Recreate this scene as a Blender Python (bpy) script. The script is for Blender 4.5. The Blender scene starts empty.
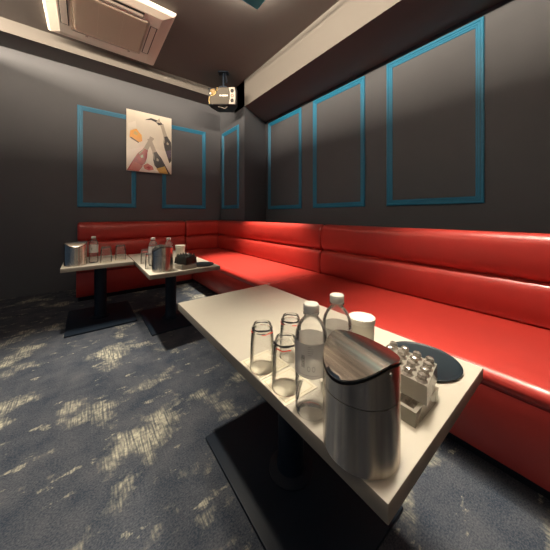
import bpy, bmesh, math, random
from math import sin, cos, pi, radians, sqrt
from mathutils import Vector, Matrix
random.seed(4)
SC = bpy.context.scene
COL = SC.collection

# ------------------------------------------------------------------ materials
def new_mat(name):
    m = bpy.data.materials.new(name); m.use_nodes = True
    nt = m.node_tree; nt.nodes.clear()
    out = nt.nodes.new('ShaderNodeOutputMaterial')
    return m, nt, out
def N(nt, t, **kw):
    n = nt.nodes.new(t)
    for k, v in kw.items():
        if k in n.inputs: n.inputs[k].default_value = v
        else: setattr(n, k, v)
    return n
def rgba(c): return (c[0], c[1], c[2], 1.0)
def pbr(name, col, rough=.5, metal=0., noise=0., nscale=40., bump=0., bscale=200., coat=0., spec=.5, bstretch=(1, 1, 1)):
    m, nt, out = new_mat(name)
    b = N(nt, 'ShaderNodeBsdfPrincipled', Roughness=rough, Metallic=metal)
    b.inputs['Base Color'].default_value = rgba(col)
    b.inputs['Coat Weight'].default_value = coat
    b.inputs['Specular IOR Level'].default_value = spec
    nt.links.new(b.outputs[0], out.inputs[0])
    tc = N(nt, 'ShaderNodeTexCoord')
    if noise:
        nz = N(nt, 'ShaderNodeTexNoise', Scale=nscale, Detail=4.)
        nt.links.new(tc.outputs['Object'], nz.inputs['Vector'])
        mx = N(nt, 'ShaderNodeMix', data_type='RGBA')
        mx.inputs[6].default_value = rgba([c*(1-noise) for c in col])
        mx.inputs[7].default_value = rgba([min(1, c*(1+noise)) for c in col])
        nt.links.new(nz.outputs['Fac'], mx.inputs[0]); nt.links.new(mx.outputs[2], b.inputs['Base Color'])
    if bump:
        mp = N(nt, 'ShaderNodeMapping'); mp.inputs['Scale'].default_value = bstretch
        nz2 = N(nt, 'ShaderNodeTexNoise', Scale=bscale, Detail=3.)
        nt.links.new(tc.outputs['Object'], mp.inputs[0]); nt.links.new(mp.outputs[0], nz2.inputs['Vector'])
        bp = N(nt, 'ShaderNodeBump', Strength=bump, Distance=.002)
        nt.links.new(nz2.outputs['Fac'], bp.inputs['Height']); nt.links.new(bp.outputs[0], b.inputs['Normal'])
    return m
def emit(name, col, s):
    m, nt, out = new_mat(name)
    e = N(nt, 'ShaderNodeEmission', Strength=s); e.inputs[0].default_value = rgba(col)
    nt.links.new(e.outputs[0], out.inputs[0]); return m
def thin_glass(name, tint, gloss_rough=.04, blend=.25, haze=.06, haze_col=(.8, .8, .78), edge=.9):
    """clear thin-walled glass or plastic: see-through face on, reflecting at grazing angles, faint milky body"""
    m, nt, out = new_mat(name)
    tr = N(nt, 'ShaderNodeBsdfTransparent'); tr.inputs[0].default_value = rgba(tint)
    gl = N(nt, 'ShaderNodeBsdfGlossy', Roughness=gloss_rough); gl.inputs[0].default_value = (.9, .9, .9, 1)
    df = N(nt, 'ShaderNodeBsdfDiffuse'); df.inputs[0].default_value = rgba(haze_col)
    lw = N(nt, 'ShaderNodeLayerWeight', Blend=blend)
    mth = N(nt, 'ShaderNodeMath', operation='MULTIPLY'); mth.inputs[1].default_value = edge
    nt.links.new(lw.outputs['Fresnel'], mth.inputs[0])
    m1 = N(nt, 'ShaderNodeMixShader'); m1.inputs[0].default_value = haze
    nt.links.new(tr.outputs[0], m1.inputs[1]); nt.links.new(df.outputs[0], m1.inputs[2])
    m2 = N(nt, 'ShaderNodeMixShader')
    nt.links.new(mth.outputs[0], m2.inputs[0]); nt.links.new(m1.outputs[0], m2.inputs[1]); nt.links.new(gl.outputs[0], m2.inputs[2])
    nt.links.new(m2.outputs[0], out.inputs[0]); return m
def brushed(name, col, rough, axis, aniso=0., rot=0.):
    """brushed steel; axis = stretched scale of the brush lines in object space"""
    m, nt, out = new_mat(name)
    b = N(nt, 'ShaderNodeBsdfPrincipled', Metallic=1., Roughness=rough)
    tc = N(nt, 'ShaderNodeTexCoord'); mp = N(nt, 'ShaderNodeMapping'); mp.inputs['Scale'].default_value = axis
    nz = N(nt, 'ShaderNodeTexNoise', Scale=1., Detail=5.)
    nt.links.new(tc.outputs['Object'], mp.inputs[0]); nt.links.new(mp.outputs[0], nz.inputs['Vector'])
    cr = N(nt, 'ShaderNodeMix', data_type='RGBA')
    cr.inputs[6].default_value = rgba([c*.66 for c in col]); cr.inputs[7].default_value = rgba(col)
    mr = N(nt, 'ShaderNodeMapRange'); mr.inputs[1].default_value = .36; mr.inputs[2].default_value = .64
    nt.links.new(nz.outputs['Fac'], mr.inputs[0])
    nt.links.new(mr.outputs[0], cr.inputs[0]); nt.links.new(cr.outputs[2], b.inputs['Base Color'])
    if aniso:
        tg = N(nt, 'ShaderNodeTangent', direction_type='RADIAL', axis='Z')
        nt.links.new(tg.outputs[0], b.inputs['Tangent'])
        b.inputs['Anisotropic'].default_value = aniso; b.inputs['Anisotropic Rotation'].default_value = rot
    bp = N(nt, 'ShaderNodeBump', Strength=.06, Distance=.001)
    nt.links.new(nz.outputs['Fac'], bp.inputs['Height']); nt.links.new(bp.outputs[0], b.inputs['Normal'])
    nt.links.new(b.outputs[0], out.inputs[0]); return m

def carpet_mat():
    m, nt, out = new_mat('carpet')
    L = nt.links.new
    b = N(nt, 'ShaderNodeBsdfPrincipled', Roughness=.95); b.inputs['Specular IOR Level'].default_value = .1
    tc = N(nt, 'ShaderNodeTexCoord')
    def noise(scale, st=(1, 1, 1), detail=4., rough=.55, off=(0, 0, 0)):
        mp = N(nt, 'ShaderNodeMapping'); mp.inputs['Scale'].default_value = st; mp.inputs['Location'].default_value = off
        n = N(nt, 'ShaderNodeTexNoise', Scale=scale, Detail=detail, Roughness=rough)
        L(tc.outputs['Object'], mp.inputs[0]); L(mp.outputs[0], n.inputs['Vector']); return n.outputs['Fac']
    def ramp(src, a, c):
        r = N(nt, 'ShaderNodeMapRange'); r.inputs[1].default_value = a; r.inputs[2].default_value = c
        L(src, r.inputs[0]); return r.outputs[0]
    def math_(op, x, y):
        n = N(nt, 'ShaderNodeMath', operation=op)
        for i, v in enumerate((x, y)):
            if isinstance(v, (int, float)): n.inputs[i].default_value = v
            else: L(v, n.inputs[i])
        return n.outputs[0]
    # slubby threads run along Y
    threads = ramp(noise(1., (150, 9, 1), 2., .5), .40, .58)
    blotch = ramp(noise(3.3, (1.0, 1.15, 1), 7., .62, (3.3, 1.7, 0)), .535, .64)
    blotch2 = ramp(noise(9., (.8, 1.6, 1), 5., .65, (8.1, 4.2, 0)), .61, .66)
    mask = math_('MULTIPLY', math_('MAXIMUM', blotch, math_('MULTIPLY', blotch2, .8)), math_('ADD', math_('MULTIPLY', threads, .75), .25))
    fine = noise(150., (1, 1.3, 1), 3., .7)
    mid = noise(7., (1, 1, 1), 4., .6, (1, 5, 0))
    base = N(nt, 'ShaderNodeMix', data_type='RGBA'); base.inputs[6].default_value = (.020, .032, .054, 1); base.inputs[7].default_value = (.105, .111, .126, 1)
    L(ramp(math_('ADD', math_('MULTIPLY', fine, .7), math_('MULTIPLY', mid, .45)), .42, .76), base.inputs[0])
    mix = N(nt, 'ShaderNodeMix', data_type='RGBA'); mix.inputs[7].default_value = (.44, .43, .345, 1)
    brk = ramp(noise(55., (1, 1, 1), 3., .6, (2, 2, 0)), .36, .58)
    L(base.outputs[2], mix.inputs[6]); L(math_('MULTIPLY', mask, math_('ADD', math_('MULTIPLY', brk, .6), .38)), mix.inputs[0]); L(mix.outputs[2], b.inputs['Base Color'])
    bp = N(nt, 'ShaderNodeBump', Strength=.6, Distance=.004)
    L(fine, bp.inputs['Height']); L(bp.outputs[0], b.inputs['Normal'])
    L(b.outputs[0], out.inputs[0]); return m

WALL = pbr('wall_paint', (.075, .081, .095), .62, noise=.05, nscale=6, bump=.15, bscale=500)
CEIL = pbr('ceiling_paint', (.125, .112, .108), .6, noise=.05, nscale=5, bump=.1, bscale=400)
BEAM = pbr('beam_paint', (.12, .113, .105), .62, noise=.04, nscale=5, bump=.1, bscale=400)
CARPET = carpet_mat()
TEAL = pbr('teal_paint', (.013, .175, .32), .42, noise=.06, nscale=30)
RED = pbr('red_leather', (.46, .037, .028), .38, noise=.10, nscale=12, bump=.25, bscale=260, coat=.12, spec=.55)
REDSEAM = pbr('red_piping', (.30, .012, .016), .5)
PLINTH = pbr('black_plinth', (.012, .014, .02), .6)
LAMINATE = pbr('cream_laminate', (.56, .53, .455), .36, noise=.03, nscale=25)
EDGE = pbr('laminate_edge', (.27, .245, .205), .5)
IRON = pbr('black_iron', (.005, .012, .024), .5, noise=.15, nscale=60, bump=.1, bscale=300, spec=.25)
STEEL = brushed('brushed_steel', (.80, .75, .69), .26, (60, 60, 1.2), .85, .25)
STEEL_LID = brushed('brushed_steel_lid', (.74, .69, .62), .24, (2, 130, 130))
GASKET = pbr('black_rubber', (.01, .01, .012), .5)
GLASS = thin_glass('clear_glass', (.996, .995, .99), .05, .17, .06, (.92, .90, .84))
PET = thin_glass('clear_plastic', (.996, .996, .99), .12, .17, .09, (.92, .91, .87))
WATER = thin_glass('water', (.997, .998, .997), .03, .10, .02)
BLABEL = thin_glass('bottle_label', (.9, .9, .9), .3, .06, .66, (.78, .77, .76))
CAP = pbr('white_plastic', (.74, .73, .68), .4)
PAPER = pbr('cream_paper', (.76, .72, .58), .8, noise=.03, nscale=50)
PAPERDOT = pbr('paper_print', (.52, .44, .24), .8)
INK = pbr('dark_ink', (.02, .02, .025), .5)
GREYINK = pbr('grey_ink', (.28, .28, .29), .5)
REDINK = pbr('red_ink', (.60, .05, .03), .45)
SMOKE = thin_glass('smoked_cut_glass', (.70, .66, .62), .08, .45, .40, (.50, .46, .41))
SMOKE_PALE = thin_glass('pale_cut_glass', (.92, .90, .85), .08, .30, .42, (.66, .62, .54))
FROST = pbr('frosted_white_plastic', (.70, .67, .58), .55, noise=.04, nscale=30)
CRIMP = pbr('white_paper_lid', (.80, .78, .70), .75)
BLACKTRAY = pbr('black_tray', (.007, .016, .024), .5, spec=.3)
ACWHITE = pbr('off_white_plastic', (.88, .82, .73), .5)
ACGRILLE = pbr('grille_plastic', (.48, .40, .33), .6)
DARKGAP = pbr('dark_gap', (.03, .027, .025), .8)
SPKCLOTH = pbr('speaker_cloth', (.075, .068, .058), .85, noise=.2, nscale=300)
SPKBOX = pbr('speaker_cabinet', (.012, .014, .018), .5)
GOLD = pbr('gold_trim', (.72, .52, .20), .3, metal=.6)
SILVER = pbr('silver_plastic', (.42, .39, .35), .4)
WHITEMARK = pbr('white_mark', (.75, .75, .70), .5)
REDMARK = pbr('red_mark', (.62, .06, .05), .5)
LAMPGLOW = emit('lamp_glow', (1., .86, .66), 110.)
LAMPTEAL = pbr('lamp_teal_board', (.02, .30, .42), .45)

# ------------------------------------------------------------------ mesh helpers
def box(bm, x0, x1, y0, y1, z0, z1, mi=0):
    vs = [bm.verts.new((x, y, z)) for z in (z0, z1) for y in (y0, y1) for x in (x0, x1)]
    fs = []
    for q in ((0, 2, 3, 1), (4, 5, 7, 6), (0, 1, 5, 4), (2, 6, 7, 3), (0, 4, 6, 2), (1, 3, 7, 5)):
        f = bm.faces.new([vs[i] for i in q]); f.material_index = mi; fs.append(f)
    return fs
def bevel(bm, w, seg=3):
    bmesh.ops.bevel(bm, geom=list(bm.edges), offset=w, segments=seg, profile=.5, affect='EDGES', clamp_overlap=True)
def lathe(bm, prof, seg=40, a0=0., a1=2*pi, cx=0, cy=0, mi=0, close_ends=True):
    full = abs(a1-a0-2*pi) < 1e-6
    rings = []
    n = seg if full else seg+1
    for r, z in prof:
        if r < 1e-6: rings.append([bm.verts.new((cx, cy, z))])
        else: rings.append([bm.verts.new((cx+r*cos(a0+(a1-a0)*i/seg), cy+r*sin(a0+(a1-a0)*i/seg), z)) for i in range(n)])
    for a, b in zip(rings, rings[1:]):
        for i in range(seg):
            j = (i+1) % n
            if len(a) == 1 and len(b) == 1: continue
            if len(a) == 1: vs = [a[0], b[j], b[i]]
            elif len(b) == 1: vs = [a[i], a[j], b[0]]
            else: vs = [a[i], a[j], b[j], b[i]]
            f = bm.faces.new(vs); f.material_index = mi
def tube(bm, pts, r, seg=8, mi=0, caps=True):
    pts = [Vector(p) for p in pts]; rings = []
    for i, p in enumerate(pts):
        d = (pts[min(i+1, len(pts)-1)]-pts[max(i-1, 0)]).normalized()
        up = Vector((0, 0, 1)) if abs(d.z) < .9 else Vector((1, 0, 0))
        a = d.cross(up).normalized(); b = d.cross(a)
        rings.append([bm.verts.new(p+a*r*cos(2*pi*k/seg)+b*r*sin(2*pi*k/seg)) for k in range(seg)])
    for A, B in zip(rings, rings[1:]):
        for k in range(seg):
            f = bm.faces.new([A[k], A[(k+1) % seg], B[(k+1) % seg], B[k]]); f.material_index = mi
    if caps:
        for R in (rings[0][::-1], rings[-1]):
            f = bm.faces.new(R); f.material_index = mi
def obj(name, bm, mats, parent=None, smooth=True, angle=38):
    bmesh.ops.recalc_face_normals(bm, faces=list(bm.faces))
    me = bpy.data.meshes.new(name)
    if smooth:
        for f in bm.faces: f.smooth = True
        for e in bm.edges:
            e.smooth = not (len(e.link_faces) == 2 and e.calc_face_angle(0) > radians(angle))
    bm.to_mesh(me); bm.free()
    for m in (mats if isinstance(mats, (list, tuple)) else [mats]): me.materials.append(m)
    o = bpy.data.objects.new(name, me); COL.objects.link(o)
    if parent: o.parent = parent
    return o
def tag(o, label=None, cat=None, group=None, kind=None):
    for k, v in (('label', label), ('category', cat), ('group', group), ('kind', kind)):
        if v: o[k] = v
    return o
def thing(name, label, cat, loc=(0, 0, 0), rz=0, group=None):
    o = bpy.data.objects.new(name, None); COL.objects.link(o)
    o.empty_display_size = .05; o.location = loc; o.rotation_euler = (0, 0, rz)
    return tag(o, label, cat, group)
def dup(root, loc, rz, label, rot=None, scale=None):
    """a copy of a thing with its parts and their sub-parts"""
    r = root.copy(); COL.objects.link(r); r.location = loc; r.rotation_euler = rot if rot else (0, 0, rz); r['label'] = label
    if scale: r.scale = scale
    for ch in list(root.children):
        c = ch.copy(); COL.objects.link(c); c.parent = r
        for g in list(ch.children):
            d = g.copy(); COL.objects.link(d); d.parent = c
    return r
def struct(name, bm, m, label=None):
    o = obj(name, bm, m, smooth=False); o['kind'] = 'structure'
    if label: o['label'] = label
    return o

# ------------------------------------------------------------------ room
ZC = 3.14                       # ceiling
XB, XW, YW = 2.00, 2.65, 4.25   # beam / corner pier face, recessed right wall, back wall
YR, XL = -1.6, -2.4
b = bmesh.new(); box(b, XL, XW+.2, YR, YW+.2, -.1, 0); struct('floor', b, CARPET)
b = bmesh.new(); box(b, XL, XW+.2, YR-.85, YW+.2, ZC, ZC+.1); struct('ceiling', b, CEIL)
b = bmesh.new(); box(b, XL, XW, YW, YW+.15, 0, ZC); struct('wall_back', b, WALL)
b = bmesh.new(); box(b, XW, XW+.15, YR, YW+.15, 0, ZC); struct('wall_right', b, WALL)
b = bmesh.new(); box(b, XL-.15, XL, YR, YW+.15, 2.75, ZC); struct('wall_left', b, WALL)
b = bmesh.new(); box(b, -.9, XW, YR-.15, YR, 0, 2.75); struct('wall_front', b, pbr('beige_paint', (.26, .23, .19), .6, noise=.05, nscale=6))
# low boxed-out wall behind the right sofa
b = bmesh.new(); box(b, 2.05, XW, YR, 3.36, 0, .84); struct('trim_1', b, WALL)
# corner pier with a splayed reveal
b = bmesh.new()
plan = [(XB, 3.37), (XW, 3.70), (XW, YW), (XB, YW)]
lo = [b.verts.new((x, y, 0)) for x, y in plan]; hi = [b.verts.new((x, y, ZC)) for x, y in plan]
b.faces.new(lo[::-1]); b.faces.new(hi)
for i in range(4): b.faces.new([lo[i], lo[(i+1) % 4], hi[(i+1) % 4], hi[i]])
struct('wall_corner', b, WALL)
# ceiling beams
b = bmesh.new(); box(b, XB, XW, YR, 3.70, 2.722, ZC); struct('trim_2', b, BEAM)
b = bmesh.new(); box(b, XL, XB, 3.90, YW, 2.99, ZC); struct('trim_3', b, BEAM)

# ------------------------------------------------------------------ wall frames
def frame(label, p0, along, w, z0, z1, nrm):
    """stepped picture-rail moulding, mitred; p0 = lower start corner on the wall, nrm = into the room"""
    A = Vector(along); Nn = Vector(nrm); U = Vector((0, 0, 1)); P = Vector((p0[0], p0[1], z0)); H = z1-z0
    bm = bmesh.new()
    prof = [(0, 0), (0, .016), (.006, .022), (.022, .022), (.028, .014), (.040, .014), (.046, .008), (.058, .008), (.062, 0)]   # inset, height
    rings = []
    for ins, ht in prof:
        rings.append([bm.verts.new(P+A*a+U*z+Nn*ht) for a, z in ((ins, ins), (w-ins, ins), (w-ins, H-ins), (ins, H-ins))])
    for R, S in zip(rings, rings[1:]+rings[:1]):
        for i in range(4):
            j = (i+1) % 4; bm.faces.new([R[i], R[j], S[j], S[i]])
    o = obj('decorative_frame', bm, TEAL, smooth=False)
    return tag(o, label, 'wall frame', 'teal moulding frames on the walls', 'thing')
Z0, Z1 = 1.098, 2.665
frame('large teal moulding frame nearest the viewer on the right wall', (XW, .54), (0, 1, 0), .84, Z0, Z1, (-1, 0, 0))
frame('middle one of the three teal moulding frames on the recessed right wall', (XW, 1.65), (0, 1, 0), .84, Z0, Z1, (-1, 0, 0))
frame('teal moulding frame on the recessed right wall, farthest of its three', (XW, 2.74), (0, 1, 0), .86, Z0, Z1, (-1, 0, 0))
frame('narrow teal moulding frame on the corner pier under the speaker', (XB, 3.545), (0, 1, 0), .61, 1.105, 2.487, (-1, 0, 0))
frame('teal moulding frame on the back wall, left of the bottle poster', (-.09, YW), (1, 0, 0), .70, 1.105, 2.487, (0, -1, 0))
frame('teal moulding frame on the back wall between bottle poster and corner', (.98, YW), (1, 0, 0), .73, 1.105, 2.487, (0, -1, 0))

# ------------------------------------------------------------------ sofas
def rprof(w0, w1, z0, z1, r, bulge_front=0., bulge_top=0., n=5):
    """rounded rectangle in (depth, z); depth w0 is the front"""
    pts = []
    for cx, cz, a in ((w0+r, z0+r, pi), (w1-r, z0+r, 1.5*pi), (w1-r, z1-r, 0), (w0+r, z1-r, .5*pi)):
        arc = [(cx+r*cos(a+.5*pi*i/n), cz+r*sin(a+.5*pi*i/n)) for i in range(n+1)]
        if pts:
            p, q = pts[-1], arc[0]
            for k in (1, 2, 3, 4, 5): pts.append((p[0]+(q[0]-p[0])*k/6, p[1]+(q[1]-p[1])*k/6))
        pts += arc
    p, q = pts[-1], pts[0]
    for k in (1, 2, 3, 4, 5): pts.append((p[0]+(q[0]-p[0])*k/6, p[1]+(q[1]-p[1])*k/6))
    out = []
    for d, z in pts:
        fz = max(0., sin(pi*(z-z0)/(z1-z0))); fd = max(0., sin(pi*(d-w0)/(w1-w0)))
        t = (d-w0)/(w1-w0)
        d2 = d-bulge_front*fz*(1-t); z2 = z+bulge_top*fd*((z-z0)/(z1-z0))
        out.append((d2, z2))
    return out
def cushion(bm, prof, l0, l1, place, r=.03):
    """sweep a profile from l0 to l1 with rounded ends; place(depth, length, z) -> xyz"""
    cd = sum(p[0] for p in prof)/len(prof); cz = sum(p[1] for p in prof)/len(prof)
    st = []
    for i in range(6):
        a = .5*pi*i/5; st.append((l0+r*(1-sin(a)), r*(1-cos(a))))
    st = st[::-1]; st = [(l0+r*(1-cos(.5*pi*i/5)), r*(1-sin(.5*pi*i/5))) for i in range(6)]
    for k in range(1, 12): st.append((l0+r+(l1-l0-2*r)*k/12, 0.))
    st += [(l1-r*(1-cos(.5*pi*i/5)), r*(1-sin(.5*pi*i/5))) for i in range(5, -1, -1)]
    rings = []
    for l, s in st:
        ring = []
        for d, z in prof:
            v = Vector((cd-d, cz-z)); L = v.length
            k = min(s/L, .9) if L else 0
            ring.append(bm.verts.new(place(d+v.x*k, l, z+v.y*k)))
        rings.append(ring)
    n = len(prof)
    for A, B in zip(rings, rings[1:]):
        for i in range(n): bm.faces.new([A[i], A[(i+1) % n], B[(i+1) % n], B[i]])
    bm.faces.new(rings[0][::-1]); bm.faces.new(rings[-1])
SEATP = rprof(0, .70, .335, .405, .032, .006, .012)
LOWP = rprof(.665, .78, .39, .645, .045, .018)
UPP = rprof(.675, .782, .635, .90, .055, .016)
def on_right(d, l, z): return (1.215+d, l, z)
def on_back(d, l, z): return (l, 3.535+d, z)
def cush_obj(name, prof, l0, l1, place, parent, r=.03):
    bm = bmesh.new(); cushion(bm, prof, l0, l1, place, r); return obj(name, bm, RED, parent, angle=60)
def base_obj(l0, l1, place, parent, right):
    bm = bmesh.new()
    a = place(.03, l0, .055); c = place(.78, l1, .345)
    box(bm, min(a[0], c[0]), max(a[0], c[0]), min(a[1], c[1]), max(a[1], c[1]), .055, .345); bevel(bm, .006, 2)
    o = obj('base', bm, RED, parent)
    bm = bmesh.new(); a = place(.07, l0+.005, 0); c = place(.76, l1-.005, .055)
    box(bm, min(a[0], c[0]), max(a[0], c[0]), min(a[1], c[1]), max(a[1], c[1]), 0, .06)
    tag(obj('plinth', bm, PLINTH, parent), 'black recessed plinth')
    bm = bmesh.new(); tube(bm, [place(.022, l0+.01, .337), place(.022, l1-.01, .337)], .006)
    obj('piping', bm, REDSEAM, parent)
SEAM = 1.675
# near right sofa
s = thing('bench_sofa', 'red leather bench sofa along the right wall, beside the nearest table', 'sofa', (1.6, .5, 0), 0, 'red bench sofas around the room')
near_sofa = s
def kid_fix(root):
    # parts were modelled in world coordinates; bring them under the root without moving them
    inv = Matrix.Translation(-Vector(root.location))
    for ch in root.children:
        ch.data.transform(inv)
cush_obj('seat', SEATP, -1.2, SEAM-.003, on_right, s)
cush_obj('lower_back_cushion', LOWP, -1.2, SEAM-.003, on_right, s)
cush_obj('upper_back_cushion', UPP, -1.2, SEAM-.003, on_right, s)
base_obj(-1.2, SEAM-.003, on_right, s, True); kid_fix(s)
# far right sofa with the corner
s = thing('corner_bench_sofa', 'red leather corner sofa between the right wall and back wall, brightly lit seat', 'sofa', (1.6, 2.9, 0), 0, 'red bench sofas around the room')
cush_obj('seat', SEATP, SEAM+.003, 4.085, on_right, s)
cush_obj('lower_back_cushion', LOWP, SEAM+.003, 4.19, on_right, s)
cush_obj('upper_back_cushion', UPP, SEAM+.003, 4.20, on_right, s)
cush_obj('lower_back_cushion', rprof(.565, .70, .39, .645, .045, .018), 1.318, 1.93, on_back, s)
cush_obj('upper_back_cushion', rprof(.575, .71, .635, .90, .055, .016), 1.318, 1.945, on_back, s)
base_obj(SEAM+.003, 4.2, on_right, s, True); kid_fix(s)
# back sofa
s = thing('bench_sofa', 'dim red leather bench sofa against the back wall behind the far tables', 'sofa', (.6, 3.9, 0), 0, 'red bench sofas around the room')
BXS, BXE = -.085, 1.312
cush_obj('seat', rprof(0, .62, .335, .405, .032, .006, .012), BXS, 1.21, on_back, s)
cush_obj('lower_back_cushion', rprof(.565, .70, .39, .645, .045, .018), BXS, BXE, on_back, s)
cush_obj('upper_back_cushion', rprof(.575, .71, .635, .90, .055, .016), BXS, BXE, on_back, s)
bm = bmesh.new(); box(bm, BXS, 1.235, 3.565, 4.235, .055, .345); bevel(bm, .006, 2); obj('base', bm, RED, s)
bm = bmesh.new(); box(bm, BXS+.02, 1.23, 3.605, 4.2, 0, .06); tag(obj('plinth', bm, PLINTH, s), 'black recessed plinth')
bm = bmesh.new(); tube(bm, [(BXS+.01, 3.557, .337), (1.2, 3.557, .337)], .006); obj('piping', bm, REDSEAM, s)
kid_fix(s)

# ------------------------------------------------------------------ tables
TZ = .56
def table(label, x0, x1, y0, y1, pole, plate):
    t = thing('pedestal_table', label, 'table', (pole[0], pole[1], 0), 0, 'cream pedestal tables')
    ox, oy = pole
    bm = bmesh.new(); box(bm, x0-ox, x1-ox, y0-oy, y1-oy, TZ-.034, TZ)
    bevel(bm, .0022, 2)
    for f in bm.faces:
        if abs(f.normal.z) < .5 or f.calc_center_median().z < TZ-.03: f.material_index = 1
    bmesh.ops.recalc_face_normals(bm, faces=list(bm.faces))
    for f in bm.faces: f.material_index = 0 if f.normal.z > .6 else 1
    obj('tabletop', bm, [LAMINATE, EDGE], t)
    bm = bmesh.new(); lathe(bm, [(0, .012), (.085, .012), (.085, .018), (.056, .03), (.05, .05), (.05, TZ-.06), (.056, TZ-.045), (0, TZ-.045)], 40)
    obj('column', bm, IRON, t)
    bm = bmesh.new(); box(bm, -.17, .17, -.17, .17, TZ-.048, TZ-.034); bevel(bm, .003, 1); obj('mounting_plate', bm, IRON, t)
    bm = bmesh.new(); box(bm, plate[0]-ox, plate[1]-ox, plate[2]-oy, plate[3]-oy, 0, .014); bevel(bm, .004, 2); obj('base_plate', bm, IRON, t)
    return t
table('cream rectangular pedestal table nearest the viewer, crowded with glasses and bottles', .363, .903, .187, 1.258, (.634, .715), (.42, .85, .385, 1.047))
table('cream pedestal table by the back sofa, standing second from left', .366, .92, 1.955, 3.13, (.655, 2.50), (.43, .86, 2.2, 2.82))
table('smaller cream pedestal table farthest left, in front of the back sofa', -.163, .360, 2.63, 3.20, (.115, 2.93), (-.14, .385, 2.60, 3.27))

# ------------------------------------------------------------------ ice pails
PR = .0700
def pail_height(q):
    return .188-.038*(q**1.7) if q > 0 else .188-.020*((-q)**1.4)
def make_pail(label, loc, rz):
    """front of the lid points to local +Y; brush lines of the lid run along local X"""
    t = thing('ice_pail', label, 'ice bucket', loc, rz, 'steel ice pails on the tables')
    n = 64
    def wall(bm, z0, zf, r0, r1):
        A = [bm.verts.new((r0*cos(2*pi*i/n), r0*sin(2*pi*i/n), z0)) for i in range(n)]
        B = [bm.verts.new((r1*cos(2*pi*i/n), r1*sin(2*pi*i/n), zf(sin(2*pi*i/n)))) for i in range(n)]
        for i in range(n): bm.faces.new([A[i], A[(i+1) % n], B[(i+1) % n], B[i]])
        return A, B
    bm = bmesh.new()
    lathe(bm, [(0, 0), (PR-.004, 0), (PR, .004), (PR, .116)], n)
    obj('body', bm, STEEL, t)
    bm = bmesh.new()
    lathe(bm, [(PR-.003, .115), (PR-.003, .1185)], n); obj('seam', bm, GASKET, t)
    bm = bmesh.new(); wall(bm, .1175, lambda q: pail_height(q)-.006, PR, PR)
    A, B = wall(bm, .1175, lambda q: pail_height(q)-.006, PR-.002, PR-.002)
    bmesh.ops.remove_doubles(bm, verts=list(bm.verts), dist=1e-6)
    obj('collar', bm, STEEL, t)
    bm = bmesh.new(); wall(bm, .13, lambda q: pail_height(q)-.001, PR-.0035, PR-.0035); obj('gasket', bm, GASKET, t)
    bm = bmesh.new()
    def disc(zoff, R):
        rings = [[bm.verts.new((0, 0, pail_height(0)+zoff))]]
        for k in range(1, 13):
            r = R*k/12
            rings.append([bm.verts.new((r*cos(2*pi*i/n), r*sin(2*pi*i/n), pail_height(r*sin(2*pi*i/n)/PR)+zoff)) for i in range(n)])
        for i in range(n): bm.faces.new([rings[0][0], rings[1][i], rings[1][(i+1) % n]])
        for P, Q in zip(rings[1:], rings[2:]):
            for i in range(n): bm.faces.new([P[i], Q[i], Q[(i+1) % n], P[(i+1) % n]])
        return rings[-1]
    T = disc(.0015, PR-.001); U = disc(-.0015, PR-.001)
    for i in range(n): bm.faces.new([T[i], T[(i+1) % n], U[(i+1) % n], U[i]])
    obj('lid', bm, STEEL_LID, t, angle=50)
    for sx in (-1, 1):
        bm = bmesh.new(); m = bmesh.ops.create_uvsphere(bm, u_segments=10, v_segments=8, radius=.0032)
        bmesh.ops.translate(bm, verts=list(bm.verts), vec=(sx*PR, .004, .174)); obj('hinge_pin', bm, STEEL, t)
    return t
def facing(dx, dy): return math.atan2(-dx, dy)        # rotation that turns local +Y to (dx, dy)
pail = make_pail('large brushed steel ice pail with slanted lid at the near corner of the nearest table', (.4175, .271, TZ), facing(-.98, .17))
dup(pail, (-.068, 2.75, TZ), facing(.05, -1), 'steel ice pail standing on the small far-left table', scale=(1.14, 1.14, 1.08))
dup(pail, (.478, 2.065, TZ), facing(-.98, .05), 'steel ice pail in front of two bottles on the second table', scale=(1.08, 1.08, 1.05))

# ------------------------------------------------------------------ tumblers
def make_glass(label, loc, rz):
    t = thing('tumbler', label, 'glass', loc, rz, 'upturned tumblers on the tables')
    bm = bmesh.new()
    # mouth down: outer wall up to the thick base on top, inner wall back down
    lathe(bm, [(.0335, .0005), (.0345, .0015), (.0345, .03), (.0338, .07), (.0315, .105), (.0265, .123), (.0245, .1275), (.020, .1285), (0, .1270)], 40)
    lathe(bm, [(.0325, .0008), (.0325, .03), (.0318, .07), (.0295, .102), (.024, .1135), (0, .1145)], 40)
    obj('body', bm, GLASS, t, angle=50)
    bm = bmesh.new()
    n = 56
    for k in range(n):                              # broken printed band around the thick foot
        a0, a1 = 2*pi*k/n, 2*pi*(k+1)/n
        ph = k/n*2*pi
        rows = [(0, .1195+.0008*sin(5*ph), .1160-.0012*abs(sin(3*ph)), .0292)]
        if sin(3*ph+.4) > -.35: rows.append((1, .1095+.0012*sin(7*ph), .1078+.0010*sin(7*ph), .0316))
        if sin(2*ph) > .75: rows.append((0, .1115, .1100, .0312))
        for mi, zt, zb, rr in rows:
          vs = [bm.verts.new(((rr+dr)*cos(a), (rr+dr)*sin(a), z)) for a, z, dr in ((a0, zb, .0012), (a1, zb, .0012), (a1, zt, -.0006), (a0, zt, -.0006))]
          f = bm.faces.new(vs); f.material_index = mi
    tag(obj('printed_band', bm, [INK, REDINK], t), 'black and red printed band')
    bm = bmesh.new(); lathe(bm, [(.0325, .0), (.0350, .0008), (.0352, .0022), (.0325, .0030), (.0325, 0)], 40); obj('rim', bm, GLASS, t)
    return t
CT = TZ+.0016
glass = make_glass('upturned clear tumbler on a paper coaster, leftmost of the near three', (.400, .575, CT), 0)
dup(glass, (.402, .474, CT), 1.3, 'upturned clear tumbler beside the near water bottle, front of its three')
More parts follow.
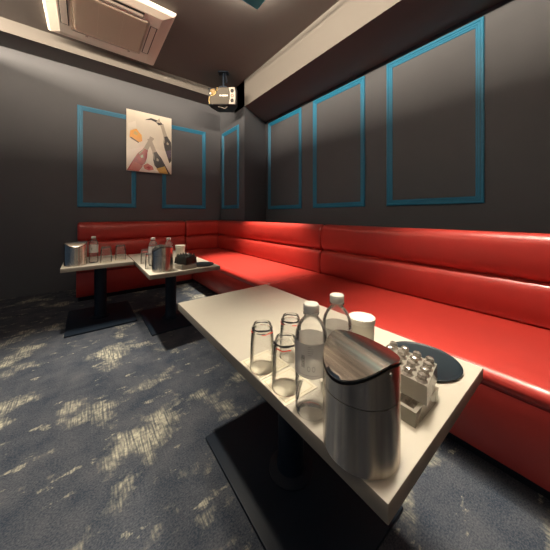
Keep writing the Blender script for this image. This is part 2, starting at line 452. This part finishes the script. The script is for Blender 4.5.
dup(glass, (.503, .568, TZ), 2.2, 'upturned clear tumbler standing behind the other two on the nearest table')
dup(glass, (.150, 2.74, CT), .4, 'upturned tumbler next to the bottle on the small far-left table', scale=(1.3, 1.3, 1.15))
dup(glass, (.270, 2.80, CT), 2.9, 'upturned tumbler at the right end of the small far-left table', scale=(1.3, 1.3, 1.15))
dup(glass, (.415, 2.205, TZ), 1.0, 'upturned tumbler left of the pail on the second table')
dup(glass, (.425, 2.47, TZ), 1.8, 'upturned tumbler behind the left bottle on the second table')

def make_coaster(label, loc, rz):
    bm = bmesh.new(); s = .0525
    box(bm, -s, s, -s, s, 0, .0014)
    for k in range(26):                             # dotted printed border
        a = -s+.009+(2*s-.018)*k/25
        for x, y in ((a, s-.008), (a, -s+.008), (s-.008, a), (-s+.008, a)):
            box(bm, x-.0011, x+.0011, y-.0011, y+.0011, .00138, .0015, 1)
    o = obj('paper_coaster', bm, [PAPER, PAPERDOT], smooth=False)
    o.location = loc; o.rotation_euler = (0, 0, rz)
    return tag(o, label, 'coaster', 'square paper coasters')
co = make_coaster('square cream paper coaster under the leftmost near tumbler', (.417, .588, TZ+.0001), .02)
dup(co, (.415, .478, TZ+.0001), -.03, 'square cream paper coaster under the tumbler beside the near water bottle')
dup(co, (.150, 2.74, TZ+.0001), .1, 'paper coaster under the tumbler beside the far-left bottle')
dup(co, (.265, 2.80, TZ+.0001), -.05, 'paper coaster under the right-end tumbler on the far-left table')

# ------------------------------------------------------------------ water bottles
def wrap(r, a, z): return (r*cos(a), r*sin(a), z)
def make_bottle(label, loc, rz):
    """local -Y is the printed side"""
    t = thing('water_bottle', label, 'bottle', loc, rz, 'plastic water bottles on the tables')
    bm = bmesh.new()
    body = [(0, .006), (.018, .004), (.026, 0), (.031, .004), (.0325, .012), (.0325, .046), (.0305, .050), (.0305, .053), (.0325, .057), (.0325, .068), (.0308, .072), (.0325, .076),
            (.0325, .160), (.0318, .164), (.0325, .168), (.0318, .175), (.0285, .186), (.0225, .198), (.0158, .2065), (.0138, .210), (.0138, .214), (.0165, .2145), (.0165, .217), (.0130, .2175), (.0130, .230)]
    lathe(bm, [(r*1.09, z*1.02) for r, z in body], 40); obj('body', bm, PET, t, angle=45)
    bm = bmesh.new(); lathe(bm, [(0, .008), (.024, .004), (.0312, .013), (.0312, .148), (.0305, .166), (.0268, .181), (0, .181)], 32); bmesh.ops.scale(bm, verts=list(bm.verts), vec=(1.085, 1.085, 1.02)); obj('water', bm, WATER, t)
    bm = bmesh.new(); R = .0331*1.09
    lathe(bm, [(R, .094), (R, .166)], 40); lb = obj('label', bm, BLABEL, t)
    bm = bmesh.new(); R2 = .0335*1.09
    def patch(a0, a1, z0, z1, mi, n=4):
        for k in range(n):
            p, q = a0+(a1-a0)*k/n, a0+(a1-a0)*(k+1)/n
            f = bm.faces.new([bm.verts.new(wrap(R2, *v)) for v in ((p, z0), (q, z0), (q, z1), (p, z1))]); f.material_index = mi
    C = -pi/2
    z = .116
    while z < .142:                                  # barcode, bars lying across the label
        h = random.choice((.0006, .0010, .0016)); patch(C-.70, C-.48, z, z+h, 0, 2); z += h+random.choice((.0006, .0010))
    for cx in (-.24, .04):                           # two round glyphs
        for k in range(20):
            p, q = 2*pi*k/20, 2*pi*(k+1)/20
            f = bm.faces.new([bm.verts.new(wrap(R2, C+cx+rr*cos(u)/R2*.8, .115+rr*1.35*sin(u))) for rr, u in ((.0030, p), (.0044, p), (.0044, q), (.0030, q))])
            f.material_index = 1
    for k in range(5): patch(C-.30, C-.30+random.uniform(.2, .42), .160-k*.0042, .1613-k*.0042, 1, 3)
    patch(C-1.0, C+.35, .1005, .1015, 1, 10)
    obj('print', bm, [INK, GREYINK], lb)
    bm = bmesh.new()
    n = 48
    prof = [(.0150, .2185), (.0155, .2195), (.0155, .2345), (.0145, .2365), (.012, .2372), (0, .2372)]
    rings = []
    for r, zz in prof[:-1]:
        rings.append([bm.verts.new(((r+(.0005 if i % 2 else -.0003)*(1 if .219 < zz < .235 else 0))*cos(2*pi*i/n), (r+(.0005 if i % 2 else -.0003)*(1 if .219 < zz < .235 else 0))*sin(2*pi*i/n), zz)) for i in range(n)])
    for A, B in zip(rings, rings[1:]):
        for i in range(n): bm.faces.new([A[i], A[(i+1) % n], B[(i+1) % n], B[i]])
    bm.faces.new(rings[-1]); bmesh.ops.scale(bm, verts=list(bm.verts), vec=(1.09, 1.09, 1.02)); obj('cap', bm, CAP, t, angle=50)
    return t
def face_cam(x, y, off=0): return facing(x, y)+off
bot = make_bottle('clear water bottle with pale barcode label, in front beside the tumblers', (.400, .383, TZ), face_cam(.400, .383, .1))
dup(bot, (.495, .386, TZ), 2.2, 'clear water bottle with white cap half hidden behind the near pail')
dup(bot, (.058, 2.795, TZ), 0.2, 'water bottle between pail and tumblers on the far-left table')
dup(bot, (.462, 2.32, TZ), 1.2, 'left one of two water bottles behind the pail on the second table')
dup(bot, (.565, 2.22, TZ), 2.5, 'right one of two water bottles behind the pail on the second table')

# ------------------------------------------------------------------ white tubs with crimped paper lids
def make_tub(label, loc, rz):
    t = thing('tub', label, 'cup', loc, rz, 'white tubs with crimped paper lids')
    bm = bmesh.new()
    lathe(bm, [(0, 0), (.034, 0), (.0355, .002), (.0385, .094), (.0385, .1), (0, .1)], 40); obj('body', bm, FROST, t, angle=50)
    bm = bmesh.new(); n = 60
    def ring(r, z, amp, zamp): return [bm.verts.new(((r+amp*(-1)**i)*cos(2*pi*i/n), (r+amp*(-1)**i)*sin(2*pi*i/n), z+zamp*sin(i*2.3)+zamp*(-1)**i)) for i in range(n)]
    R = [ring(.0400, .091, .0010, .0016), ring(.0402, .101, .0007, 0), ring(.0408, .1075, .0010, .0011), ring(.0370, .1085, .0004, .0006), ring(.0350, .1062, 0, 0)]
    for A, B in zip(R, R[1:]):
        for i in range(n): bm.faces.new([A[i], A[(i+1) % n], B[(i+1) % n], B[i]])
    bm.faces.new(R[-1]); obj('lid', bm, CRIMP, t, angle=70)
    return t
tub = make_tub('white tub with crimped paper lid behind the near ice pail', (.712, .455, TZ), 0)
dup(tub, (.735, 2.47, TZ), .7, 'white tub with crimped lid behind the ashtrays on the second table', scale=(1.12, 1.12, 1.3))

# ------------------------------------------------------------------ cut-glass ashtrays
def make_ashtray(name, label, loc, rot, s, h, mat, group, studs=True, spiky=False):
    """square block with a dished, notched top; pyramid studs cover the other side (built stud side up)"""
    t = thing(name, label, 'ashtray', loc, 0, group); t.rotation_euler = rot
    bm = bmesh.new()
    a = s/2
    if studs:
        lo = [(-a, -a), (a, -a), (a, a), (-a, a)]; k = .93
        A = [bm.verts.new((x, y, 0)) for x, y in lo]; B = [bm.verts.new((x*k, y*k, h)) for x, y in lo]
        I = [bm.verts.new((x*.75, y*.75, 0)) for x, y in lo]; J = [bm.verts.new((x*.68, y*.68, h*.5)) for x, y in lo]
        for i in range(4):
            j = (i+1) % 4
            bm.faces.new([A[i], A[j], B[j], B[i]]); bm.faces.new([A[i], I[i], I[j], A[j]]); bm.faces.new([I[i], J[i], J[j], I[j]])
        bm.faces.new(J); bm.faces.new(B)
        obj('body', bm, mat if spiky else SMOKE_PALE, t, smooth=False)
        n = 4; c = 2*a*k/n
        bm = bmesh.new()
        for i in range(n):
            for j in range(n):
                x, y = -a*k+c*(i+.5), -a*k+c*(j+.5)
                m = c*.49
                prof = [(m*.98, 0), (m*.8, c*.4), (m*.12, c*1.0)] if spiky else [(m*.98, 0), (m*.62, c*.14), (m*.74, c*.34), (m*.60, c*.52), (m*.22, c*.60)]
                tw = .4*((i+j) % 2)
                rings = [[bm.verts.new((x+r*cos(2*pi*q/7+tw+k2*.2), y+r*sin(2*pi*q/7+tw+k2*.2), h+dz)) for q in range(7)] for k2, (r, dz) in enumerate(prof)]
                for X, Y in zip(rings, rings[1:]):
                    for q in range(7): bm.faces.new([X[q], X[(q+1) % 7], Y[(q+1) % 7], Y[q]])
                bm.faces.new(rings[-1])
        obj('studs', bm, mat, t, smooth=False)
    else:
        lo = [(-a, -a), (a, -a), (a, a), (-a, a)]
        A = [bm.verts.new((x*.96, y*.96, 0)) for x, y in lo]; B = [bm.verts.new((x, y, h)) for x, y in lo]
        I = [bm.verts.new((x*.86, y*.86, h)) for x, y in lo]; J = [bm.verts.new((x*.78, y*.78, h*.35)) for x, y in lo]
        bm.faces.new(A[::-1])
        for i in range(4):
            j = (i+1) % 4
            bm.faces.new([A[i], A[j], B[j], B[i]]); bm.faces.new([B[i], B[j], I[j], I[i]]); bm.faces.new([I[i], I[j], J[j], J[i]])
        bm.faces.new(J)
        obj('body', bm, mat, t, smooth=False)
        bm = bmesh.new()                              # faceted lining of the dish
        n = 5; c = 2*a*.74/n
        for i in range(n):
            for j in range(n):
                x, y = -a*.74+c*(i+.5), -a*.74+c*(j+.5); m = c*.48
                base = [bm.verts.new((x+p*m, y+q*m, h*.36)) for p, q in ((-1, -1), (1, -1), (1, 1), (-1, 1))]
                tip = bm.verts.new((x, y, h*.36+c*.4))
                for q in range(4): bm.faces.new([base[q], base[(q+1) % 4], tip])
        obj('facets', bm, SMOKE, t, smooth=False)
        bm = bmesh.new()                              # fluted cheek on one side
        for k in range(5):
            lathe(bm, [(0, 0), (.012, 0), (.013, h*.45), (.010, h*.8), (0, h*.86)], 9, cx=a*.99, cy=-a*.74+2*a*.74*k/4)
        obj('fluted_side', bm, mat, t, smooth=False)
    return t
G1 = 'cut glass ashtrays stacked on the tables'
low = make_ashtray('ashtray', 'pale square glass ashtray lying under the studded one on the nearest table', (.594, .278, TZ), (0, 0, .0), .122, .034, SMOKE_PALE, G1, False)
upp = make_ashtray('studded_ashtray', 'smoky studded cut glass ashtray turned over on top of the near pale one', (.613, .277, TZ+.044), (.10, .02, .17), .120, .038, SMOKE, G1, True)
dup(low, (.652, 2.045, TZ), .2, 'pale square glass ashtray under the spiky one on the second table')
DARKGLASS = thin_glass('dark_green_glass', (.30, .34, .31), .08, .40, .60, (.05, .065, .06))
make_ashtray('studded_ashtray', 'spiky dark cut glass ashtray on top of the pale one on the second table', (.658, 2.06, TZ+.040), (.05, 0, .5), .125, .05, DARKGLASS, G1, True, True)

# ------------------------------------------------------------------ round black trays
def make_tray(label, loc):
    bm = bmesh.new()
    lathe(bm, [(0, 0), (.092, 0), (.099, .004), (.100, .0075), (.0975, .0085), (.094, .006), (.088, .0045), (0, .0045)], 64)
    o = obj('round_tray', bm, BLACKTRAY); o.location = loc
    return tag(o, label, 'tray', 'round black trays')
tr = make_tray('round black tray by the far edge of the nearest table, behind the ashtrays', (.799, .310, TZ))
dup(tr, (.812, 2.09, TZ), 0, 'round black tray at the right corner of the second table')

# ------------------------------------------------------------------ bottle poster
def poster():
    W, H, D = .635, .915, .035
    bm = bmesh.new(); box(bm, 0, W, -D, 0, 0, H, 0); box(bm, .15, .49, 0, .022, .05, .86, 0)
    mats = [pbr('poster_paper', (.74, .70, .61), .18, noise=.12, nscale=6), pbr('poster_edge', (.05, .045, .045), .5), pbr('print_red', (.30, .012, .022), .25),
            pbr('print_pink', (.50, .14, .12), .25), pbr('print_black', (.025, .022, .03), .25), pbr('print_gold', (.58, .38, .10), .25),
            pbr('print_orange', (.80, .36, .04), .25), pbr('print_purple', (.07, .05, .10), .25), pbr('print_shade', (.40, .36, .30), .25), pbr('print_pale', (.80, .76, .68), .25)]
    bm.faces.ensure_lookup_table()
    for f in bm.faces:
        f.normal_update(); c = f.calc_center_median()
        f.material_index = 0 if abs(c.y+D) < 1e-4 else 1
    lev = [0]
    def poly(pts, mi):
        lev[0] += 1
        vs = [bm.verts.new((min(max(x, .004), W-.004), -D-.00025*lev[0], min(max(z, .004), H-.004))) for x, z in pts]
        try: f = bm.faces.new(vs); f.material_index = mi
        except ValueError: pass
    def local(ox, oz, ang, pts, mi):
        c, s_ = cos(ang), sin(ang)
        poly([(ox+x*c-y*s_, oz+x*s_+y*c) for x, y in pts], mi)
    def bottle(ox, oz, ang, sc, body, foil, lab):
        # ox, oz = foot centre; y runs up the bottle
        sh = [(-.085, 0), (.085, 0), (.088, .25), (.075, .33), (.045, .40), (.032, .46), (.030, .60), (-.030, .60), (-.032, .46), (-.045, .40), (-.075, .33), (-.088, .25)]
        S = lambda L: [(x*sc*.80, y*sc) for x, y in L]
        local(ox, oz, ang, S(sh), body)
        local(ox, oz, ang, S([(-.036, .43), (.036, .43), (.031, .60), (.036, .605), (.036, .63), (-.036, .63), (-.036, .605), (-.031, .60)]), foil)
        local(ox, oz, ang, S([(-.080, .07), (.080, .07), (.080, .20), (-.080, .20)]), lab)
        local(ox, oz, ang, S([(-.055, .32), (-.03, .38), (-.022, .45), (-.035, .43), (-.062, .34)]), 8)
        local(ox, oz, ang, S([(.0, .29), (.025, .31), (.0, .345), (-.025, .31)]), foil)
    poly([(0, .30), (.25, .40), (.63, .36), (.63, .0), (0, 0)], 9)
    bottle(.665, .20, radians(17), .98, 4, 8, 7)                       # dark bottle, upper right
    bottle(.065, -.08, radians(-24), 1.1, 2, 8, 3)                     # red bottle, lower left
    bottle(.545, -.10, radians(21), 1.06, 4, 8, 5)                      # black and gold bottle, lower right
    poly([(.04, .50), (.16, .44), (.21, .47), (.20, .56), (.13, .64), (.05, .60)], 6)   # orange drink
    poly([(.03, .60), (.13, .66), (.12, .76), (.02, .70)], 9)
    poly([(.05, .49), (.16, .43), (.165, .445), (.055, .51)], 4)
    poly([(.09, .56), (.14, .54), (.15, .58), (.11, .61)], 5)
    poly([(.24, .80), (.33, .85), (.46, .83), (.50, .79), (.44, .76), (.40, .80), (.33, .82)], 4)  # dark leaf
    poly([(.40, .80), (.45, .88), (.47, .80)], 8)
    poly([(.22, .10), (.28, .14), (.35, .10), (.37, .05), (.30, .03), (.24, .05)], 3)
    poly([(.26, .075), (.30, .10), (.33, .075), (.30, .05)], 2)
    o = obj('bottle_poster', bm, mats, smooth=False)
    o.location = (.475, YW-.0235, 1.655)
    return tag(o, 'glossy poster of champagne bottles hung on the back wall', 'poster')
poster()

# ------------------------------------------------------------------ ceiling cassette air conditioner
def aircon():
    t = thing('air_conditioner', 'off-white ceiling cassette air conditioner with square grille', 'air conditioner', (.21, 3.215, ZC), 0)
    h = .545; zb = -.075
    bm = bmesh.new()
    rings = []
    for s_, z in ((h-.05, 0), (h-.004, -.018), (h, -.024), (h, -.038), (h-.022, -.060), (h-.11, zb), (.335, zb), (.335, zb+.012), (.325, zb+.02)):
        rings.append([bm.verts.new((x*s_, y*s_, z)) for x, y in ((-1, -1), (1, -1), (1, 1), (-1, 1))])
    for A, B in zip(rings, rings[1:]):
        for i in range(4): bm.faces.new([A[i], A[(i+1) % 4], B[(i+1) % 4], B[i]])
    bm.faces.new(rings[-1]); obj('panel', bm, ACWHITE, t, smooth=False)
    bm = bmesh.new(); g = .318; box(bm, -g, g, -g, g, zb-.002, zb+.012)
    for k in range(3): box(bm, -g+2*g*(k+.5)/3-.105, -g+2*g*(k+.5)/3+.105, -g+.012, g-.012, zb-.0035, zb-.001, 1)
    gr = obj('grille', bm, [ACWHITE, ACGRILLE], t, smooth=False)
    bm = bmesh.new(); n = 44
    for k in range(n):
        y = -g+.02+(2*g-.04)*k/(n-1); box(bm, -g+.01, g-.01, y-.0022, y+.0022, zb-.0055, zb-.003)
    obj('slats', bm, ACGRILLE, gr, smooth=False)
    for k, (sx, sy) in enumerate(((0, -1), (1, 0), (-1, 0))):
        c = .386
        bm = bmesh.new()
        L, w = (.27, .036)
        ex, ey = (L, w) if sx == 0 else (w, L)
        box(bm, sx*c-ex, sx*c+ex, sy*c-ey, sy*c+ey, zb-.001, zb+.012)
        obj('outlet', bm, DARKGAP, t, smooth=False)
        bm = bmesh.new()
        ex, ey = (L-.006, w-.008) if sx == 0 else (w-.008, L-.006)
        box(bm, -ex, ex, -ey, ey, -.004, .004); bevel(bm, .002, 2)
        o = obj('flap', bm, ACWHITE, t, smooth=False); o.location = (sx*c, sy*c, zb+.0025)
        o.rotation_euler = (.10*sy, 0, 0) if k == 0 else (0, 0, 0)
    for sx in (-.20, .22):
        bm = bmesh.new(); box(bm, sx-.011, sx+.011, .343, .362, zb-.004, zb+.002); obj('clip', bm, ACGRILLE, t, smooth=False)
    return t
aircon()

# ------------------------------------------------------------------ corner loudspeaker
def speaker():
    t = thing('loudspeaker', 'box-shaped dark loudspeaker with gold trim hung from the ceiling in the corner', 'speaker', (1.595, 3.32, 2.625), math.atan2(-.613, .79)*1.0)
    # local: front looks to -Y, x right, z up from the bottom of the cabinet
    W, D, H = .205, .28, .25
    bm = bmesh.new()
    plan = [(-W, 0), (W, 0), (W, .10), (.12, D), (-.12, D), (-W, .10)]
    lo = [bm.verts.new((x, y, 0)) for x, y in plan]; hi = [bm.verts.new((x, y, H)) for x, y in plan]
    bm.faces.new(lo[::-1]); bm.faces.new(hi)
    for i in range(6): bm.faces.new([lo[i], lo[(i+1) % 6], hi[(i+1) % 6], hi[i]])
    bevel(bm, .006, 2); obj('cabinet', bm, SPKBOX, t)
    F = -.012
    bm = bmesh.new()                                  # cloth front, its upper left corner scooped out
    curve = [(-.075, H-.004), (-.080, .205), (-.095, .165), (-.125, .138), (-.165, .128), (-.188, .105), (-.196, .060), (-.186, .006)]
    pts = [(.095, H-.004)]+curve+[(.095, .006)]
    A = [bm.verts.new((x, F, z)) for x, z in pts]; B = [bm.verts.new((x, .002, z)) for x, z in pts]
    bm.faces.new(A); n = len(pts)
    for i in range(n): bm.faces.new([A[i], A[(i+1) % n], B[(i+1) % n], B[i]])
    obj('front_grille', bm, SPKCLOTH, t, smooth=False)
    bm = bmesh.new(); tube(bm, [(x, F-.002, z) for x, z in curve], .0062); tag(obj('trim', bm, GOLD, t), 'curved gold trim')
    bm = bmesh.new(); lathe(bm, [(.040, 0), (.040, .010), (.034, .012), (.022, .002), (.012, .0), (0, .003)], 28)
    bmesh.ops.rotate(bm, verts=list(bm.verts), matrix=Matrix.Rotation(pi/2, 3, 'X'))
    bmesh.ops.translate(bm, verts=list(bm.verts), vec=(-.140, 0, .192)); tag(obj('tweeter', bm, pbr('dark_gold', (.22, .15, .06), .4), t), 'small round gold tweeter')
    bm = bmesh.new(); bmesh.ops.create_uvsphere(bm, u_segments=14, v_segments=10, radius=.015)
    bmesh.ops.translate(bm, verts=list(bm.verts), vec=(-.172, -.012, .156)); obj('tweeter_dome', bm, WHITEMARK, t)
    bm = bmesh.new()                                  # silver side strip
    pts = [(.096, H-.004), (.112, .165), (.112, .085), (.096, .006), (.180, .006), (.192, .085), (.192, .165), (.180, H-.004)]
    A = [bm.verts.new((x, F-.004, z)) for x, z in pts]; B = [bm.verts.new((x, .002, z)) for x, z in pts]
    bm.faces.new(A)
    for i in range(8): bm.faces.new([A[i], A[(i+1) % 8], B[(i+1) % 8], B[i]])
    st = obj('side_strip', bm, SILVER, t, smooth=False)
    for z in (.195, .052):
        bm = bmesh.new(); lathe(bm, [(0, 0), (.027, 0), (.029, .004), (.027, .006), (.022, .001), (0, .001)], 24)
        bmesh.ops.scale(bm, verts=list(bm.verts), vec=(.85, 1.05, 1)); bmesh.ops.rotate(bm, verts=list(bm.verts), matrix=Matrix.Rotation(pi/2, 3, 'X'))
        bmesh.ops.translate(bm, verts=list(bm.verts), vec=(.146, F-.004, z)); obj('port', bm, SPKBOX, st)
    bm = bmesh.new(); lathe(bm, [(.013, 0), (.013, .003), (.023, .003), (.023, 0)], 28)
    bmesh.ops.rotate(bm, verts=list(bm.verts), matrix=Matrix.Rotation(pi/2, 3, 'X')); bmesh.ops.translate(bm, verts=list(bm.verts), vec=(.148, F-.004, .124))
    obj('round_badge', bm, REDMARK, st)
    bm = bmesh.new()                                  # white lettering strip, too small to read in the photo
    x = -.040
    for w_, h_ in ((.022, .020), (.014, .016), (.024, .022), (.026, .022), (.022, .020)):
        box(bm, x, x+w_, F-.003, F, .128-h_/2, .128+h_/2); x += w_+.0035
    obj('logo', bm, WHITEMARK, t, smooth=False)
    bm = bmesh.new()                                  # ceiling bracket
    zt = ZC-2.625
    box(bm, -.075, .075, .03, .13, zt-.012, zt)
    tube(bm, [(0, .08, zt-.01), (0, .08, H+.05)], .016, 12)
    box(bm, -.05, .05, .055, .105, H+.035, H+.055); box(bm, -.055, -.045, .05, .11, H-.004, H+.055); box(bm, .045, .055, .05, .11, H-.004, H+.055)
    tube(bm, [(.03, .05, zt-.012), (.06, .04, H+.10), (.03, .05, H+.05)], .006, 8)
    obj('ceiling_bracket', bm, IRON, t)
    bm = bmesh.new(); tube(bm, [(-.08, .06, -.004), (-.03, .07, -.008), (.01, .10, -.016), (.04, .08, -.010), (.06, .06, -.004)], .005, 8); tag(obj('cable', bm, SILVER, t), 'pale loose cable')
    return t
speaker()

# ------------------------------------------------------------------ hanging light board
def lamp():
    t = thing('ceiling_light', 'square teal board light glowing against the ceiling', 'ceiling light', (1.06, 1.74, ZC), 0)
    h = .30
    bm = bmesh.new(); box(bm, -h, h, -h, h, -.088, -.070); bevel(bm, .003, 2); obj('board', bm, LAMPTEAL, t)
    bm = bmesh.new(); box(bm, -h+.07, h-.07, -h+.07, h-.07, -.069, -.064); tag(obj('diffuser', bm, LAMPGLOW, t, smooth=False), 'glowing diffuser')
    for sx in (-1, 1):
        for sy in (-1, 1):
            bm = bmesh.new(); box(bm, sx*.10-.01, sx*.10+.01, sy*.10-.01, sy*.10+.01, -.055, 0)
            obj('hanger', bm, IRON, t, smooth=False)
    return t
lamp()

# ------------------------------------------------------------------ lights
def spot(name, loc, target, power, size_deg, blend, rad, col=(1., .87, .69)):
    l = bpy.data.lights.new(name, 'SPOT'); l.energy = power; l.spot_size = radians(size_deg); l.spot_blend = blend
    l.shadow_soft_size = rad; l.color = col
    o = bpy.data.objects.new(name, l); COL.objects.link(o); o.location = loc
    o.rotation_euler = (Vector(target)-Vector(loc)).to_track_quat('-Z', 'Y').to_euler()
    return o
ZL = ZC-.03
spot('downlight_left', (-.12, 2.18, ZL), (-.32, 1.65, 0), 640, 50, .9, .05)
spot('downlight_sofa', (1.55, 2.5, ZL), (1.60, 2.55, 0), 1050, 42, .9, .06)
spot('downlight_near', (1.50, .30, ZL), (1.60, .28, 0), 380, 42, .9, .06)
spot('fill_spot_table', (1.15, .50, ZL), (.66, .46, .5), 430, 38, .9, .28)  # unseen ceiling spot, added to brighten the nearest tabletop
spot('fill_spot_pail', (.42, .42, ZL), (.44, .42, 0), 120, 30, .9, .12)  # extra unseen spot, added to lift the tabletop left of the pail
spot('fill_spot_far', (.35, 2.45, ZL), (.4, 2.45, 0), 170, 30, .9, .06)  # added out of view to light the far tables
spot('fill_spot_rear', (-.1, -.95, ZL), (-.2, -1.3, 0), 110, 56, .9, .06)  # added behind the camera; lights the front wall for warm reflections in the steel
# indirect cove along the left wall: a strip on a shelf, shining across the room above the shelf edge
b = bmesh.new(); box(b, XL, -1.5, YR, YW, 2.86, 2.93); struct('trim_4', b, WALL)
b = bmesh.new(); box(b, XL, XB, YR-.75, -1.35, 2.86, 2.93); struct('trim_5', b, WALL)  # unseen shelf added to cut off the rear strip's light
b = bmesh.new(); box(b, XL, XW, YR-.85, YR-.75, 2.75, ZC); struct('trim_6', b, WALL)
def cove(name, loc, direction, length, power):
    l = bpy.data.lights.new(name, 'AREA'); l.shape = 'RECTANGLE'; l.size = length; l.size_y = .09; l.energy = power; l.color = (1., .81, .60)
    o = bpy.data.objects.new(name, l); COL.objects.link(o); o.location = loc
    o.rotation_euler = Vector(direction).to_track_quat('-Z', 'Y').to_euler()
cove('cove_strip_left', (-2.0, 1.2, 3.0), (1, 0, 0), 5.2, 560)
cove('fill_strip_rear', (-.2, -1.85, 3.0), (0, 1, 0), 4.0, 430)  # extra strip added behind the camera to even the light on the back wall

w = bpy.data.worlds.new('world'); SC.world = w; w.use_nodes = True
bg = w.node_tree.nodes['Background']; bg.inputs[0].default_value = (.13, .20, .29, 1); bg.inputs[1].default_value = .27

# ------------------------------------------------------------------ camera
cam = bpy.data.cameras.new('camera'); co_ = bpy.data.objects.new('camera', cam); COL.objects.link(co_)
co_.location = (0, 0, 1.0); co_.rotation_euler = (pi/2, 0, -math.atan((275-85.6)/244.))
cam.sensor_width = 36; cam.lens = 244./550*36; cam.shift_y = (214.7-275)/550; cam.clip_start = .02
SC.camera = co_
SC.view_settings.view_transform = 'Standard'; SC.view_settings.look = 'None'
SC.view_settings.exposure = 0.0; SC.view_settings.gamma = 1.0; SC.view_settings.use_curve_mapping = False
SC.cycles.max_bounces = 10; SC.cycles.transparent_max_bounces = 24
